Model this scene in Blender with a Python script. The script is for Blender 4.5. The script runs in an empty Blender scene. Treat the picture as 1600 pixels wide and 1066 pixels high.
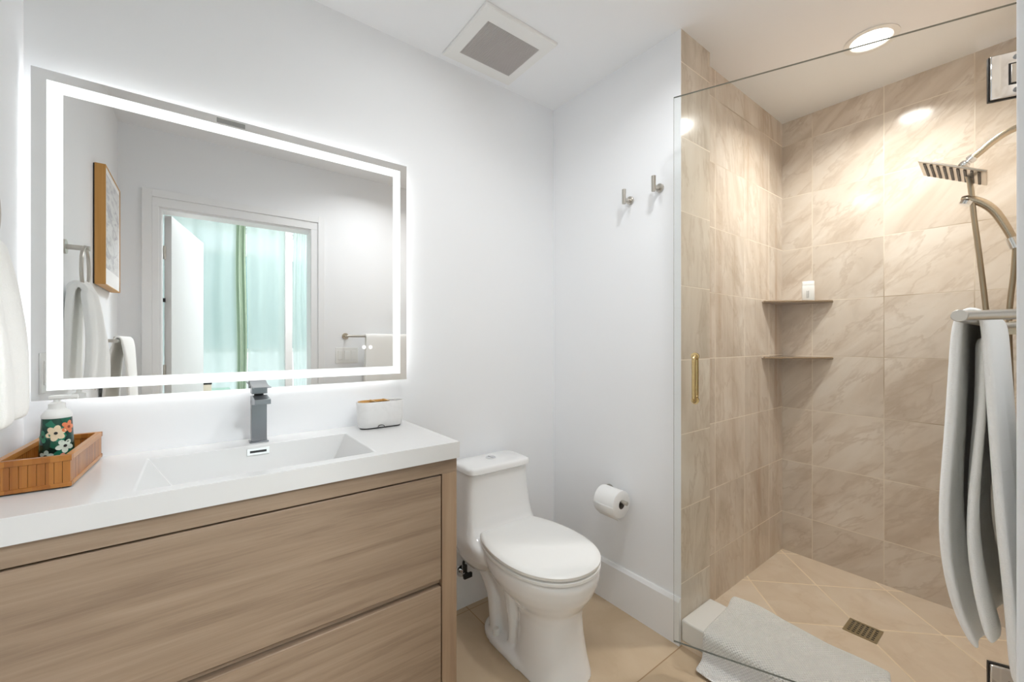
import bpy, bmesh, math, random
from mathutils import Vector, Matrix
random.seed(7)
C = bpy.context.scene.collection
SC = bpy.context.scene
PI = math.pi

# ------------------------------------------------------------------ camera
CAMZ = 1.1842
cd = bpy.data.cameras.new('camera'); cam = bpy.data.objects.new('camera', cd); C.objects.link(cam)
cam.location = (0.0, 0.0, CAMZ)
cam.rotation_euler = (PI/2, 0, math.radians(52.734-90))
cd.sensor_fit = 'HORIZONTAL'; cd.sensor_width = 36.0
cd.lens = 642.98/1600*36.0
cd.clip_start = 0.005
SC.camera = cam

# ------------------------------------------------------------------ light levels
SC.view_settings.view_transform = 'Standard'
SC.view_settings.look = 'None'
SC.view_settings.gamma = 1.0
SC.view_settings.use_curve_mapping = False
SC.view_settings.exposure = 0.25
SC.cycles.max_bounces = 16; SC.cycles.diffuse_bounces = 10; SC.cycles.glossy_bounces = 8; SC.cycles.transparent_max_bounces = 16
L_BAND = 1.08         # frosted front band of the mirror
L_STRIP = 7.5        # led strip behind the mirror
P_SHOWER = 8.2      # shower downlight, watts
P_ROOM_FILL = 2.4         # unseen bathroom downlight added to lift the room, watts
P_ENTRY_FILL = 5.2        # unseen fill downlight added by the shower entrance, watts
L_BEDROOM_FILL = 150.0     # bowl of the added bedroom fill lamp
L_SKY = 1.7
w = bpy.data.worlds.new('sky'); SC.world = w; w.use_nodes = True
wn = w.node_tree.nodes; wl = w.node_tree.links
bg = wn['Background']; bg.inputs[1].default_value = L_SKY
tcw = wn.new('ShaderNodeTexCoord'); sep = wn.new('ShaderNodeSeparateXYZ'); wr = wn.new('ShaderNodeValToRGB')
wl.new(tcw.outputs['Generated'], sep.inputs[0]); wl.new(sep.outputs[2], wr.inputs[0]); wl.new(wr.outputs[0], bg.inputs[0])
wr.color_ramp.elements[0].position = 0.0; wr.color_ramp.elements[0].color = (.80, .86, .90, 1)
wr.color_ramp.elements[1].position = 0.6; wr.color_ramp.elements[1].color = (.62, .78, 1.0, 1)

# ------------------------------------------------------------------ materials
def mat(name, col, rough=.5, metal=0.0, spec=.5, **kw):
    m = bpy.data.materials.new(name); m.use_nodes = True
    b = m.node_tree.nodes['Principled BSDF']
    b.inputs['Base Color'].default_value = (*col, 1); b.inputs['Roughness'].default_value = rough
    b.inputs['Metallic'].default_value = metal; b.inputs['Specular IOR Level'].default_value = spec
    for k, v in kw.items(): b.inputs[k].default_value = v
    return m
def nodes(m): return m.node_tree.nodes, m.node_tree.links, m.node_tree.nodes['Principled BSDF']
def emit(name, col, s):
    m = bpy.data.materials.new(name); m.use_nodes = True
    n = m.node_tree.nodes; n.clear()
    e = n.new('ShaderNodeEmission'); e.inputs[0].default_value = (*col, 1); e.inputs[1].default_value = s
    o = n.new('ShaderNodeOutputMaterial'); m.node_tree.links.new(e.outputs[0], o.inputs[0]); return m
def mathn(n, l, op, a, b=None, c=None):
    x = n.new('ShaderNodeMath'); x.operation = op
    for i, v in enumerate((a, b, c)):
        if v is None: continue
        if isinstance(v, (int, float)): x.inputs[i].default_value = v
        else: l.new(v, x.inputs[i])
    return x.outputs[0]
def mixc(n, l, f, a, b):
    x = n.new('ShaderNodeMix'); x.data_type = 'RGBA'
    for i, v in ((0, f), (6, a), (7, b)):
        if isinstance(v, (int, float)): x.inputs[i].default_value = v
        elif isinstance(v, tuple): x.inputs[i].default_value = (*v, 1)
        else: l.new(v, x.inputs[i])
    return x.outputs[2]
def bump(m, h, strength=.2, dist=.002):
    n, l, b = nodes(m)
    x = n.new('ShaderNodeBump'); x.inputs['Strength'].default_value = strength; x.inputs['Distance'].default_value = dist
    l.new(h, x.inputs['Height']); l.new(x.outputs[0], b.inputs['Normal'])
def noise(n, l, vec, scale, detail=4, rough=.55, dist=0.0):
    x = n.new('ShaderNodeTexNoise'); x.inputs['Scale'].default_value = scale; x.inputs['Detail'].default_value = detail
    x.inputs['Roughness'].default_value = rough; x.inputs['Distortion'].default_value = dist
    if vec is not None: l.new(vec, x.inputs['Vector'])
    return x.outputs[0]
def ramp(n, l, f, stops):
    x = n.new('ShaderNodeValToRGB'); e = x.color_ramp.elements
    while len(e) < len(stops): e.new(.5)
    for i, (p, c) in enumerate(stops):
        e[i].position = p; e[i].color = (*c, 1) if len(c) == 3 else c
    l.new(f, x.inputs[0]); return x.outputs[0]
def position(n): return n.new('ShaderNodeNewGeometry').outputs['Position']
def mapping(n, l, vec, scale=(1, 1, 1), rot=(0, 0, 0)):
    x = n.new('ShaderNodeMapping'); x.inputs['Scale'].default_value = scale; x.inputs['Rotation'].default_value = rot
    l.new(vec, x.inputs[0]); return x.outputs[0]

def tile_mat(name, ua, u0, du, va, v0, dv, lo, mid, hi, grout1, grout2, rough=.14, gw=.0035, stretch=(1.0, 1.0, 1.0), diag=False, streak=False, vrot=(0, 0, 0), veins=.75):
    """stone tiles set out on two world axes; every tile has its own cut of the stone"""
    m = mat(name, mid, rough); n, l, b = nodes(m)
    pos = position(n); s = n.new('ShaderNodeSeparateXYZ'); l.new(pos, s.inputs[0])
    if diag:
        U = mathn(n, l, 'SUBTRACT', s.outputs[0], s.outputs[1]); V = mathn(n, l, 'ADD', s.outputs[0], s.outputs[1])
    else:
        U, V = s.outputs[ua], s.outputs[va]
    u = mathn(n, l, 'DIVIDE', mathn(n, l, 'SUBTRACT', U, u0), du); v = mathn(n, l, 'DIVIDE', mathn(n, l, 'SUBTRACT', V, v0), dv)
    k = .7071 if diag else 1.0
    def line(t, d):
        f = mathn(n, l, 'FRACT', t); g = mathn(n, l, 'MINIMUM', f, mathn(n, l, 'SUBTRACT', 1.0, f))
        return mathn(n, l, 'MULTIPLY', g, d*k)
    dmin = mathn(n, l, 'MINIMUM', line(u, du), line(v, dv))
    g = n.new('ShaderNodeMapRange'); g.inputs['From Min'].default_value = gw*.35; g.inputs['From Max'].default_value = gw*.65
    g.inputs['To Min'].default_value = 1; g.inputs['To Max'].default_value = 0
    l.new(dmin, g.inputs['Value']); gm = g.outputs[0]
    cid = n.new('ShaderNodeCombineXYZ'); l.new(mathn(n, l, 'FLOOR', u), cid.inputs[0]); l.new(mathn(n, l, 'FLOOR', v), cid.inputs[1])
    wnz = n.new('ShaderNodeTexWhiteNoise'); wnz.noise_dimensions = '3D'; l.new(cid.outputs[0], wnz.inputs['Vector'])
    off = n.new('ShaderNodeVectorMath'); off.operation = 'SCALE'; l.new(wnz.outputs['Color'], off.inputs[0]); off.inputs['Scale'].default_value = 9.0
    cc = n.new('ShaderNodeVectorMath'); cc.operation = 'ADD'; l.new(pos, cc.inputs[0]); l.new(off.outputs[0], cc.inputs[1])
    vv = mapping(n, l, mapping(n, l, cc.outputs[0], (1, 1, 1), vrot), stretch)
    n1 = noise(n, l, vv, 3.2, 5, .58, .7)
    n2 = noise(n, l, vv, 6.5, 6, .62, .9)
    base = ramp(n, l, n1, [(.30, lo), (.48, mid), (.66, hi)])
    vein = ramp(n, l, n2, [(.34, (1, 1, 1)), (.43, (0, 0, 0))])
    n3 = noise(n, l, vv, 3.4, 5, .62, .3)
    thin = ramp(n, l, n3, [(.455, (0, 0, 0)), (.498, (1, 1, 1)), (.515, (0, 0, 0))])
    col = mixc(n, l, mathn(n, l, 'MULTIPLY', vein, .45), base, lo)
    dk = tuple(c*f for c, f in zip(lo, (.86, .80, .74)))
    col = mixc(n, l, mathn(n, l, 'MULTIPLY', mathn(n, l, 'MULTIPLY', thin, n2), veins), col, dk)
    tint = mathn(n, l, 'MULTIPLY_ADD', wnz.outputs['Value'], .10, .95)
    tn = n.new('ShaderNodeVectorMath'); tn.operation = 'SCALE'; l.new(col, tn.inputs[0]); l.new(tint, tn.inputs['Scale'])
    col = tn.outputs[0]
    if streak:
        sv = mapping(n, l, pos, (14, 14, .55)); sn = noise(n, l, sv, 1.0, 4, .6, .4)
        col = mixc(n, l, mathn(n, l, 'MULTIPLY', ramp(n, l, sn, [(.50, (0, 0, 0)), (.72, (1, 1, 1))]), .55), col, (.42, .275, .165))
    gn = noise(n, l, pos, 1.7, 3)
    gcol = mixc(n, l, ramp(n, l, gn, [(.50, (0, 0, 0)), (.66, (1, 1, 1))]), grout1, grout2)
    col = mixc(n, l, gm, col, gcol)
    l.new(col, b.inputs['Base Color'])
    l.new(mathn(n, l, 'MULTIPLY_ADD', gm, .5, rough), b.inputs['Roughness'])
    wob = noise(n, l, pos, 5.0, 2)
    h = mathn(n, l, 'ADD', mathn(n, l, 'MULTIPLY', gm, -1.0), mathn(n, l, 'MULTIPLY', wob, .35))
    bump(m, h, .25, .0015)
    return m

T_LO, T_MID, T_HI = (.545, .455, .365), (.67, .585, .495), (.745, .675, .595)
G_L, G_D = (.76, .68, .57), (.40, .31, .21)
M = {}
M['paint'] = mat('wall_paint', (.855, .868, .885), .6, spec=.25)
M['ceil'] = mat('ceiling_paint', (.865, .878, .895), .7, spec=.2)
M['trim'] = mat('trim_paint', (.84, .85, .86), .35)
M['door'] = mat('door_paint', (.60, .60, .59), .4)
M['tile_back'] = tile_mat('marble_tile_back', 1, .200, .289, 2, .2300, .2917, T_LO, T_MID, T_HI, G_L, G_D, stretch=(1, .65, 1.9), vrot=(.75, 0, 0))
M['tile_side'] = tile_mat('marble_tile_side', 0, 2.138, .289, 2, .2330, .2917, T_LO, T_MID, T_HI, G_L, G_D, streak=True, stretch=(1.7, 1, .7), vrot=(0, .3, 0))
M['tile_jamb'] = tile_mat('marble_tile_jamb', 0, 1.720, .60, 2, .2370, .2910, (.52, .445, .355), (.645, .575, .48), (.72, .66, .57), G_L, G_D, stretch=(1.8, 1, .6))
M['tile_front'] = tile_mat('marble_tile_front', 0, 2.138, .289, 2, .2330, .2917, T_LO, T_MID, T_HI, G_L, G_D)
M['tile_pan'] = tile_mat('marble_tile_floor', 0, 1.664, .42, 1, 3.03, .42, (.64, .51, .38), (.71, .585, .45), (.76, .645, .52), (.80, .66, .47), (.72, .57, .38), rough=.22, gw=.0055, diag=True, veins=.45)
M['floor'] = tile_mat('tan_floor_tile', 0, .948, .684, 1, .873, .684, (.47, .355, .23), (.52, .40, .27), (.56, .44, .305), (.40, .275, .16), (.30, .20, .11), rough=.38, gw=.004, veins=.1)
M['curb'] = mat('white_stone', (.78, .77, .75), .25)
M['carpet'] = mat('bedroom_floor', (.52, .46, .40), .8)
M['grey'] = mat('facade', (.55, .62, .66), .8)

def wood(name, c1, c2, c3, along='x', scale=1.0, rough=.45):
    m = mat(name, c2, rough); n, l, b = nodes(m)
    tc = n.new('ShaderNodeTexCoord')
    st = {'x': (1.2, 22, 22), 'y': (22, 1.2, 22), 'z': (22, 22, 1.2)}[along]
    v = mapping(n, l, tc.outputs['Object'], tuple(a*scale for a in st))
    f = noise(n, l, v, 1.0, 6, .65, .35)
    v2 = mapping(n, l, tc.outputs['Object'], tuple(a*scale*5 if a > 2 else a*scale*1.6 for a in st))
    f2 = noise(n, l, v2, 1.0, 3, .7, .1)
    c = ramp(n, l, f, [(.30, c1), (.50, c2), (.70, c3)])
    c = mixc(n, l, mathn(n, l, 'MULTIPLY', ramp(n, l, f2, [(.45, (1, 1, 1)), (.62, (0, 0, 0))]), .22), c, c1)
    l.new(c, b.inputs['Base Color']); bump(m, f2, .08, .0006)
    return m
OAK = ((.225, .155, .104), (.34, .246, .171), (.41, .307, .221))
M['oak_x'] = wood('oak_veneer_horizontal', *OAK, along='x', scale=1.3)
M['oak_z'] = wood('oak_veneer_vertical', (.30, .20, .13), (.37, .255, .165), (.42, .30, .20), along='z', scale=1.3)
M['dark'] = mat('shadow_gap_board', (.10, .065, .04), .7)
M['bamboo'] = mat('bamboo', (.45, .20, .05), .3)
n, l, b = nodes(M['bamboo'])
_tc = n.new('ShaderNodeTexCoord'); _s = n.new('ShaderNodeSeparateXYZ'); l.new(_tc.outputs['Object'], _s.inputs[0])
_k = mathn(n, l, 'FLOOR', mathn(n, l, 'DIVIDE', mathn(n, l, 'ADD', _s.outputs[0], _s.outputs[1]), .0125))
_w = n.new('ShaderNodeTexWhiteNoise'); _w.noise_dimensions = '1D'; l.new(_k, _w.inputs['W'])
_c = ramp(n, l, _w.outputs['Value'], [(0, (.26, .085, .012)), (.5, (.37, .135, .020)), (1, (.48, .20, .04))])
_f = noise(n, l, mapping(n, l, _tc.outputs['Object'], (60, 60, 6)), 1.0, 3)
l.new(mixc(n, l, mathn(n, l, 'MULTIPLY', _f, .35), _c, (.25, .08, .015)), b.inputs['Base Color'])
M['bamboo_rail'] = wood('bamboo_rail', (.42, .16, .03), (.53, .235, .06), (.62, .32, .10), along='y', scale=1.5, rough=.3)
M['bamboo_pale'] = mat('pale_bamboo', (.66, .40, .14), .45)

M['ceramic'] = mat('white_ceramic', (.84, .84, .835), .08, **{'Coat Weight': .3, 'Coat Roughness': .03})
M['ctop'] = mat('white_solid_surface', (.72, .72, .715), .10)
M['plastic'] = mat('white_plastic', (.82, .82, .80), .3)
M['mirror'] = mat('mirror_silver', (.90, .905, .90), .0, 1.0)
M['steel'] = mat('brushed_nickel', (.56, .53, .48), .28, 1.0)
M['brass'] = mat('warm_brushed_nickel', (.55, .47, .36), .25, 1.0)
M['gold'] = mat('aged_brass', (.60, .45, .22), .22, 1.0)
M['chrome'] = mat('chrome', (.82, .83, .84), .08, 1.0)
M['satin'] = mat('satin_chrome', (.78, .78, .78), .35, 1.0)
M['gun'] = mat('gunmetal', (.30, .31, .33), .32, .9)
M['black'] = mat('black_rubber', (.015, .015, .015), .5)
M['band'] = emit('frosted_led_band', (.97, 1.0, .985), L_BAND)
M['strip'] = emit('led_strip', (1.0, 1.0, 1.0), L_STRIP)
M['lens_s'] = emit('warm_lamp_lens', (1.0, .95, .86), 7.5)
M['lens_r'] = emit('room_fill_lens', (1.0, .985, .96), 6.0)
M['lens_dim'] = emit('dim_fill_lens', (1.0, .985, .96), 1.3)  # weak glow keeps the added entrance lamp from reflecting in the tiles
M['lens_b'] = emit('bedroom_fill_bowl', (.93, .97, 1.0), L_BEDROOM_FILL)
M['touch'] = emit('touch_symbol', (1, 1, 1), 1.4)

def glass_mat(name, tint, f=1.0):
    m = bpy.data.materials.new(name); m.use_nodes = True
    n = m.node_tree.nodes; l = m.node_tree.links; n.clear()
    t = n.new('ShaderNodeBsdfTransparent'); t.inputs[0].default_value = (*tint, 1)
    g = n.new('ShaderNodeBsdfGlossy'); g.inputs['Roughness'].default_value = 0.0
    fr = n.new('ShaderNodeFresnel'); fr.inputs[0].default_value = 1.45
    x = n.new('ShaderNodeMixShader'); o = n.new('ShaderNodeOutputMaterial')
    l.new(mathn(n, l, 'MULTIPLY', fr.outputs[0], f), x.inputs[0]); l.new(t.outputs[0], x.inputs[1]); l.new(g.outputs[0], x.inputs[2]); l.new(x.outputs[0], o.inputs[0])
    return m
M['glass'] = glass_mat('clear_glass', (.975, .985, .98), .6)
M['glass_edge'] = mat('polished_glass_edge', (.20, .22, .20), .15)
M['pane'] = glass_mat('window_glass', (.96, .98, .98), .6)
M['pane_aqua'] = glass_mat('aqua_window_glass', (.60, .70, .69), .6)

def cloth(name, col, kind='terry', scale=1.0):
    m = mat(name, col, .95, spec=.1, **{'Sheen Weight': .25}); n, l, b = nodes(m)
    pos = n.new('ShaderNodeTexCoord').outputs['Object']
    if kind == 'terry':
        bump(m, noise(n, l, pos, 420*scale, 2), .5, .002)
    else:
        uv = n.new('ShaderNodeTexCoord').outputs['UV']; s = n.new('ShaderNodeSeparateXYZ'); l.new(uv, s.inputs[0])
        a = mathn(n, l, 'SINE', mathn(n, l, 'MULTIPLY', mathn(n, l, 'ADD', s.outputs[0], s.outputs[1]), 560*scale))
        c = mathn(n, l, 'SINE', mathn(n, l, 'MULTIPLY', mathn(n, l, 'SUBTRACT', s.outputs[0], s.outputs[1]), 560*scale))
        h = mathn(n, l, 'MAXIMUM', a, c) if kind == 'weave' else a
        bump(m, h, .8, .0024)
    return m
M['towel'] = cloth('white_terry', (.91, .91, .89))
M['robe'] = cloth('white_ribbed_cotton', (.78, .79, .76), 'rib', 2.2)
M['mat'] = cloth('white_woven_cotton', (.90, .90, .885), 'weave')
M['paper'] = mat('white_paper', (.84, .84, .83), .9, spec=.1)

def sheer(name, col, tr, alpha):
    m = bpy.data.materials.new(name); m.use_nodes = True
    n = m.node_tree.nodes; l = m.node_tree.links; n.clear()
    d = n.new('ShaderNodeBsdfDiffuse'); t = n.new('ShaderNodeBsdfTranslucent'); p = n.new('ShaderNodeBsdfTransparent')
    for s in (d, t): s.inputs[0].default_value = (*col, 1)
    p.inputs[0].default_value = (*[min(1, c*1.05) for c in col], 1)
    a = n.new('ShaderNodeMixShader'); a.inputs[0].default_value = tr; l.new(d.outputs[0], a.inputs[1]); l.new(t.outputs[0], a.inputs[2])
    c = n.new('ShaderNodeMixShader'); c.inputs[0].default_value = alpha; l.new(a.outputs[0], c.inputs[1]); l.new(p.outputs[0], c.inputs[2])
    o = n.new('ShaderNodeOutputMaterial'); l.new(c.outputs[0], o.inputs[0]); return m
M['sheer'] = sheer('aqua_sheer', (.76, .83, .79), .75, .20)
M['drape'] = sheer('green_drape', (.42, .50, .38), .35, .0)

# ------------------------------------------------------------------ mesh helpers
def obj(name, bm, m, parent=None, smooth=35, bevel=0, seg=2):
    me = bpy.data.meshes.new(name); bmesh.ops.recalc_face_normals(bm, faces=bm.faces[:]); bm.to_mesh(me); bm.free()
    o = bpy.data.objects.new(name, me); C.objects.link(o)
    for x in (m if isinstance(m, (list, tuple)) else [m]): me.materials.append(x)
    if smooth:
        for p in me.polygons: p.use_smooth = True
        me.set_sharp_from_angle(angle=math.radians(smooth))
    if bevel:
        b = o.modifiers.new('bevel', 'BEVEL'); b.width = bevel; b.segments = seg; b.limit_method = 'ANGLE'; b.angle_limit = math.radians(40)
        b.harden_normals = False
    if parent:
        o.parent = parent
        o.matrix_parent_inverse = parent_world(parent).inverted()
    return o
def parent_world(p):
    mtx = p.matrix_basis.copy()
    if p.parent: mtx = parent_world(p.parent) @ p.matrix_parent_inverse @ mtx
    return mtx
def thing(name, label, cat, loc=(0, 0, 0), group=None):
    o = bpy.data.objects.new(name, None); C.objects.link(o); o.location = loc; o.empty_display_size = .05
    tag(o, label, cat, group); return o
def tag(o, label, cat, group=None, kind=None):
    o['label'] = label; o['category'] = cat
    if group: o['group'] = group
    if kind: o['kind'] = kind
    return o
def struct(o, label=None):
    o['kind'] = 'structure'
    if label: o['label'] = label
    return o
def B(): return bmesh.new()
def box(bm, x0, x1, y0, y1, z0, z1, mi=0, mtx=None):
    vs = [bm.verts.new((x, y, z)) for x in (x0, x1) for y in (y0, y1) for z in (z0, z1)]
    fs = [(0, 1, 3, 2), (4, 6, 7, 5), (0, 4, 5, 1), (2, 3, 7, 6), (0, 2, 6, 4), (1, 5, 7, 3)]
    for f in fs: bm.faces.new([vs[i] for i in f]).material_index = mi
    if mtx: bmesh.ops.transform(bm, matrix=mtx, verts=vs)
    return vs
def loft(bm, rings, cap=True, close=True, mi=0):
    R = [[bm.verts.new(p) for p in r] for r in rings]; k = len(R[0])
    for a, b in zip(R, R[1:]):
        for i in range(k if close else k-1):
            j = (i+1) % k
            bm.faces.new((a[i], a[j], b[j], b[i])).material_index = mi
    if cap:
        bm.faces.new(list(reversed(R[0]))).material_index = mi; bm.faces.new(R[-1]).material_index = mi
    return R
def tube(bm, pts, r, seg=14, mi=0, cap=True):
    pts = [Vector(p) for p in pts]; rad = r if isinstance(r, (list, tuple)) else [r]*len(pts)
    rings = []; up = None
    for i, p in enumerate(pts):
        d = (pts[min(i+1, len(pts)-1)]-pts[max(i-1, 0)]).normalized()
        if up is None:
            up = Vector((0, 0, 1)) if abs(d.z) < .9 else Vector((1, 0, 0))
        s = d.cross(up).normalized(); up = s.cross(d).normalized()
        rings.append([p+rad[i]*(math.cos(2*PI*k/seg)*s+math.sin(2*PI*k/seg)*up) for k in range(seg)])
    loft(bm, rings, cap, True, mi)
def cyl(bm, a, b, r, seg=24, mi=0, r2=None): tube(bm, [a, b], [r, r if r2 is None else r2], seg, mi)
def lathe(bm, prof, c=(0, 0, 0), seg=32, mi=0, axis='z'):
    rings = []
    for r, z in prof:
        ring = []
        for k in range(seg):
            a = 2*PI*k/seg; p = (r*math.cos(a), r*math.sin(a), z)
            if axis == 'y': p = (p[0], p[2], p[1])
            if axis == 'x': p = (p[2], p[0], p[1])
            ring.append((c[0]+p[0], c[1]+p[1], c[2]+p[2]))
        rings.append(ring)
    loft(bm, rings, True, True, mi)
def smoothpath(pts, n=8):
    P = [Vector(p) for p in pts]; out = []
    for i in range(len(P)-1):
        p0, p1, p2, p3 = P[max(i-1, 0)], P[i], P[i+1], P[min(i+2, len(P)-1)]
        for k in range(n):
            t = k/n; out.append(.5*((2*p1)+(p2-p0)*t+(2*p0-5*p1+4*p2-p3)*t*t+(3*p1-p0-3*p2+p3)*t**3))
    out.append(P[-1]); return out
def sell(cx, cy, z, hw, hf, hb, n=2.0, k=48):
    r = []
    for i in range(k):
        a = 2*PI*i/k; c, s = math.cos(a), math.sin(a)
        x = hw*math.copysign(abs(c)**(2/n), c); y = (hb if s > 0 else hf)*math.copysign(abs(s)**(2/n), s)
        r.append((cx+x, cy+y, z))
    return r
def sheet(name, grid, m, parent=None, thick=.01, sub=1, offset=0.0):
    bm = B(); uvl = bm.loops.layers.uv.new('UVMap')
    V = [[bm.verts.new(p) for p in row] for row in grid]
    # uv in metres
    us = []; 
    for i in range(len(grid)):
        us.append(0 if i == 0 else us[-1]+(Vector(grid[i][len(grid[0])//2])-Vector(grid[i-1][len(grid[0])//2])).length)
    vs = [0]
    for j in range(1, len(grid[0])): vs.append(vs[-1]+(Vector(grid[0][j])-Vector(grid[0][j-1])).length)
    for i in range(len(V)-1):
        for j in range(len(V[0])-1):
            f = bm.faces.new((V[i][j], V[i][j+1], V[i+1][j+1], V[i+1][j]))
            for lp, (a, c) in zip(f.loops, ((i, j), (i, j+1), (i+1, j+1), (i+1, j))): lp[uvl].uv = (us[a], vs[c])
    o = obj(name, bm, m, parent, smooth=0)
    for p in o.data.polygons: p.use_smooth = True
    if thick:
        s = o.modifiers.new('solid', 'SOLIDIFY'); s.thickness = thick; s.offset = offset; s.use_even_offset = False
    if sub:
        s = o.modifiers.new('sub', 'SUBSURF'); s.levels = sub; s.render_levels = sub
    return o

# ------------------------------------------------------------------ room shell
XL, XT, XJ, XS = -.3582, 1.4949, 1.717, 2.6068
YM, YE, YR = 1.600, .877, .920
ZC = 2.4023
def plain(name, boxes, m, label=None, smooth=0):
    bm = B()
    for b in boxes: box(bm, *b)
    return struct(obj(name, bm, m, smooth=smooth), label)
plain('floor', [(-.55, XT, -.12, 1.72, -.06, 0)], M['floor'])
plain('ceiling', [(-.55, 2.75, -.12, 1.72, ZC, ZC+.08)], M['ceil'])
plain('wall_mirror_side', [(-.55, 1.72, YM, YM+.1, 0, ZC)], M['paint'])
plain('wall_left', [(XL-.12, XL, -.12, YM, 0, ZC)], M['paint'])
bm = B(); box(bm, XT, XJ, YE, YM, 0, ZC)
for f in bm.faces:
    if f.calc_center_median().y < YE+.001: f.material_index = 1
struct(obj('wall_right', bm, [M['paint'], M['tile_jamb']], smooth=0))
plain('wall_shower_side', [(XJ, XS+.1, YR, YR+.1, 0, ZC)], M['tile_side'])
plain('wall_shower_back', [(XS, XS+.1, -.12, YR, 0, ZC)], M['tile_back'])
bm = B(); box(bm, XL-.12, -.184, -.12, 0, 0, ZC); box(bm, -.184, .6206, -.12, 0, 1.961, ZC); box(bm, .6206, XT, -.12, 0, 0, ZC)
struct(obj('wall_doorway', bm, M['paint'], smooth=0))
plain('wall_shower_front', [(XT, XS, -.12, 0, 0, ZC)], M['tile_front'])
plain('floor_shower', [(XT, XS, 0, YR, -.06, .018)], M['tile_pan'])
bm = B(); box(bm, XT, XJ, 0, YE, .018, .100)
struct(obj('trim_1', bm, M['curb'], bevel=.006), 'white stone curb across the shower entrance')
# baseboards with a sloped top edge
def baseboard(name, a, b, nrm, h=.182, t=.015):
    bm = B(); a = Vector(a); b = Vector(b); nrm = Vector(nrm)
    prof = [(0, 0), (t, 0), (t, h-.014), (t*.45, h), (0, h)]
    loft(bm, [[p+nrm*d+Vector((0, 0, z)) for d, z in prof] for p in (a, b)])
    return struct(obj(name, bm, M['trim'], smooth=0))
baseboard('baseboard_right', (XT, YE, 0), (XT, YM, 0), (-1, 0, 0))
baseboard('baseboard_mirror_side', (.66, YM, 0), (XT-.015, YM, 0), (0, -1, 0))
baseboard('baseboard_left', (XL, .02, 0), (XL, 1.15, 0), (1, 0, 0))
baseboard('baseboard_doorway', (.72, 0, 0), (XT, 0, 0), (0, 1, 0))
# door casing and jamb
def casing(name, sgn, yb):
    bm = B()
    def bx_(x0, x1, t, z0, z1): box(bm, x0, x1, min(yb, yb+sgn*t), max(yb, yb+sgn*t), z0, z1)
    bx_(-.257, -.213, .0225, 0, 2.055); bx_(-.213, -.184, .014, 0, 1.961)
    bx_(.6645, .706, .0225, 0, 2.055); bx_(.6206, .6645, .014, 0, 1.961)
    bx_(-.213, .6645, .0225, 2.012, 2.055); bx_(-.213, .6645, .014, 1.961, 2.012)
    return struct(obj(name, bm, M['trim'], smooth=0, bevel=.0015))
casing('trim_2', 1, 0.0)
casing('trim_4', -1, -.12)
bm = B(); box(bm, -.184, -.172, -.1195, -.0005, 0, 1.949); box(bm, .6190, .6206, -.1195, -.0005, 0, 1.949); box(bm, -.184, .6206, -.1195, -.0005, 1.949, 1.961)
struct(obj('trim_5', bm, M['trim'], smooth=0))
# open door leaf, hinged on the left jamb, swung into the bedroom
dl = bpy.data.objects.new('door_1', None); C.objects.link(dl); dl.location = (-.168, -.128, 0); struct(dl)
dang = math.radians(-78); DM = Matrix.Translation((-.168, -.128, 0)) @ Matrix.Rotation(dang, 4, 'Z')
bm = B(); box(bm, 0, .775, 0, .036, .012, 1.947, mtx=DM); obj('door_leaf', bm, M['door'], dl, smooth=0, bevel=.002)
bm = B()
for z in (.25, 1.0, 1.72): cyl(bm, (-.166, -.125, z-.04), (-.166, -.125, z+.04), .007)
obj('hinge', bm, M['steel'], dl)
# latch strike on the jamb
bm = B(); cyl(bm, (-.1715, -.100, 1.43), (-.160, -.100, 1.43), .012); struct(obj('trim_6', bm, M['black']), 'small black stop on the door jamb')

# bedroom behind the doorway
plain('floor_bedroom', [(-1.5, 2.4, -2.75, -.12, -.06, 0)], M['carpet'])
plain('ceiling_bedroom', [(-1.5, 2.4, -2.75, -.12, 2.6, 2.68)], M['ceil'])
plain('wall_bedroom_left', [(-1.6, -1.5, -2.75, -.12, 0, 2.6)], M['paint'])
plain('wall_bedroom_right', [(2.4, 2.5, -2.75, -.12, 0, 2.6)], M['paint'])
plain('wall_bedroom_door_side', [(-1.5, XL-.12, -.2, -.1201, 0, 2.6), (XS, 2.4, -.2, -.1201, 0, 2.6), (XL-.12, XS, -.2, -.1201, ZC, 2.6)], M['paint'])
bm = B(); Y0, Y1 = -2.75, -2.65
box(bm, -1.5, -.9, Y0, Y1, 0, 2.6); box(bm, 1.6, 2.4, Y0, Y1, 0, 2.6); box(bm, -.9, 1.6, Y0, Y1, 0, .10); box(bm, -.9, 1.6, Y0, Y1, 2.52, 2.6)
struct(obj('wall_window_side', bm, M['paint'], smooth=0))
win = bpy.data.objects.new('window_1', None); C.objects.link(win); win.location = (.35, -2.7, .1); struct(win)
bm = B()
for x in (-.9, -.06, .79, 1.55): box(bm, x, x+(.07 if x == .79 else .05), -2.72, -2.67, .10, 2.52)
for z in (.10, 1.05, 2.19, 2.47): box(bm, -.9, 1.6, -2.715, -2.675, z, z+.045)
obj('window_frame', bm, M['trim'], win, smooth=0)
bm = B(); box(bm, -.88, 1.58, -2.70, -2.692, 1.09, 2.20); obj('aqua_pane', bm, M['pane_aqua'], win, smooth=0)
bm = B(); box(bm, -.88, 1.58, -2.70, -2.692, .12, 1.07); box(bm, -.88, 1.58, -2.70, -2.692, 2.22, 2.48); obj('clear_pane', bm, M['pane'], win, smooth=0)
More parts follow.
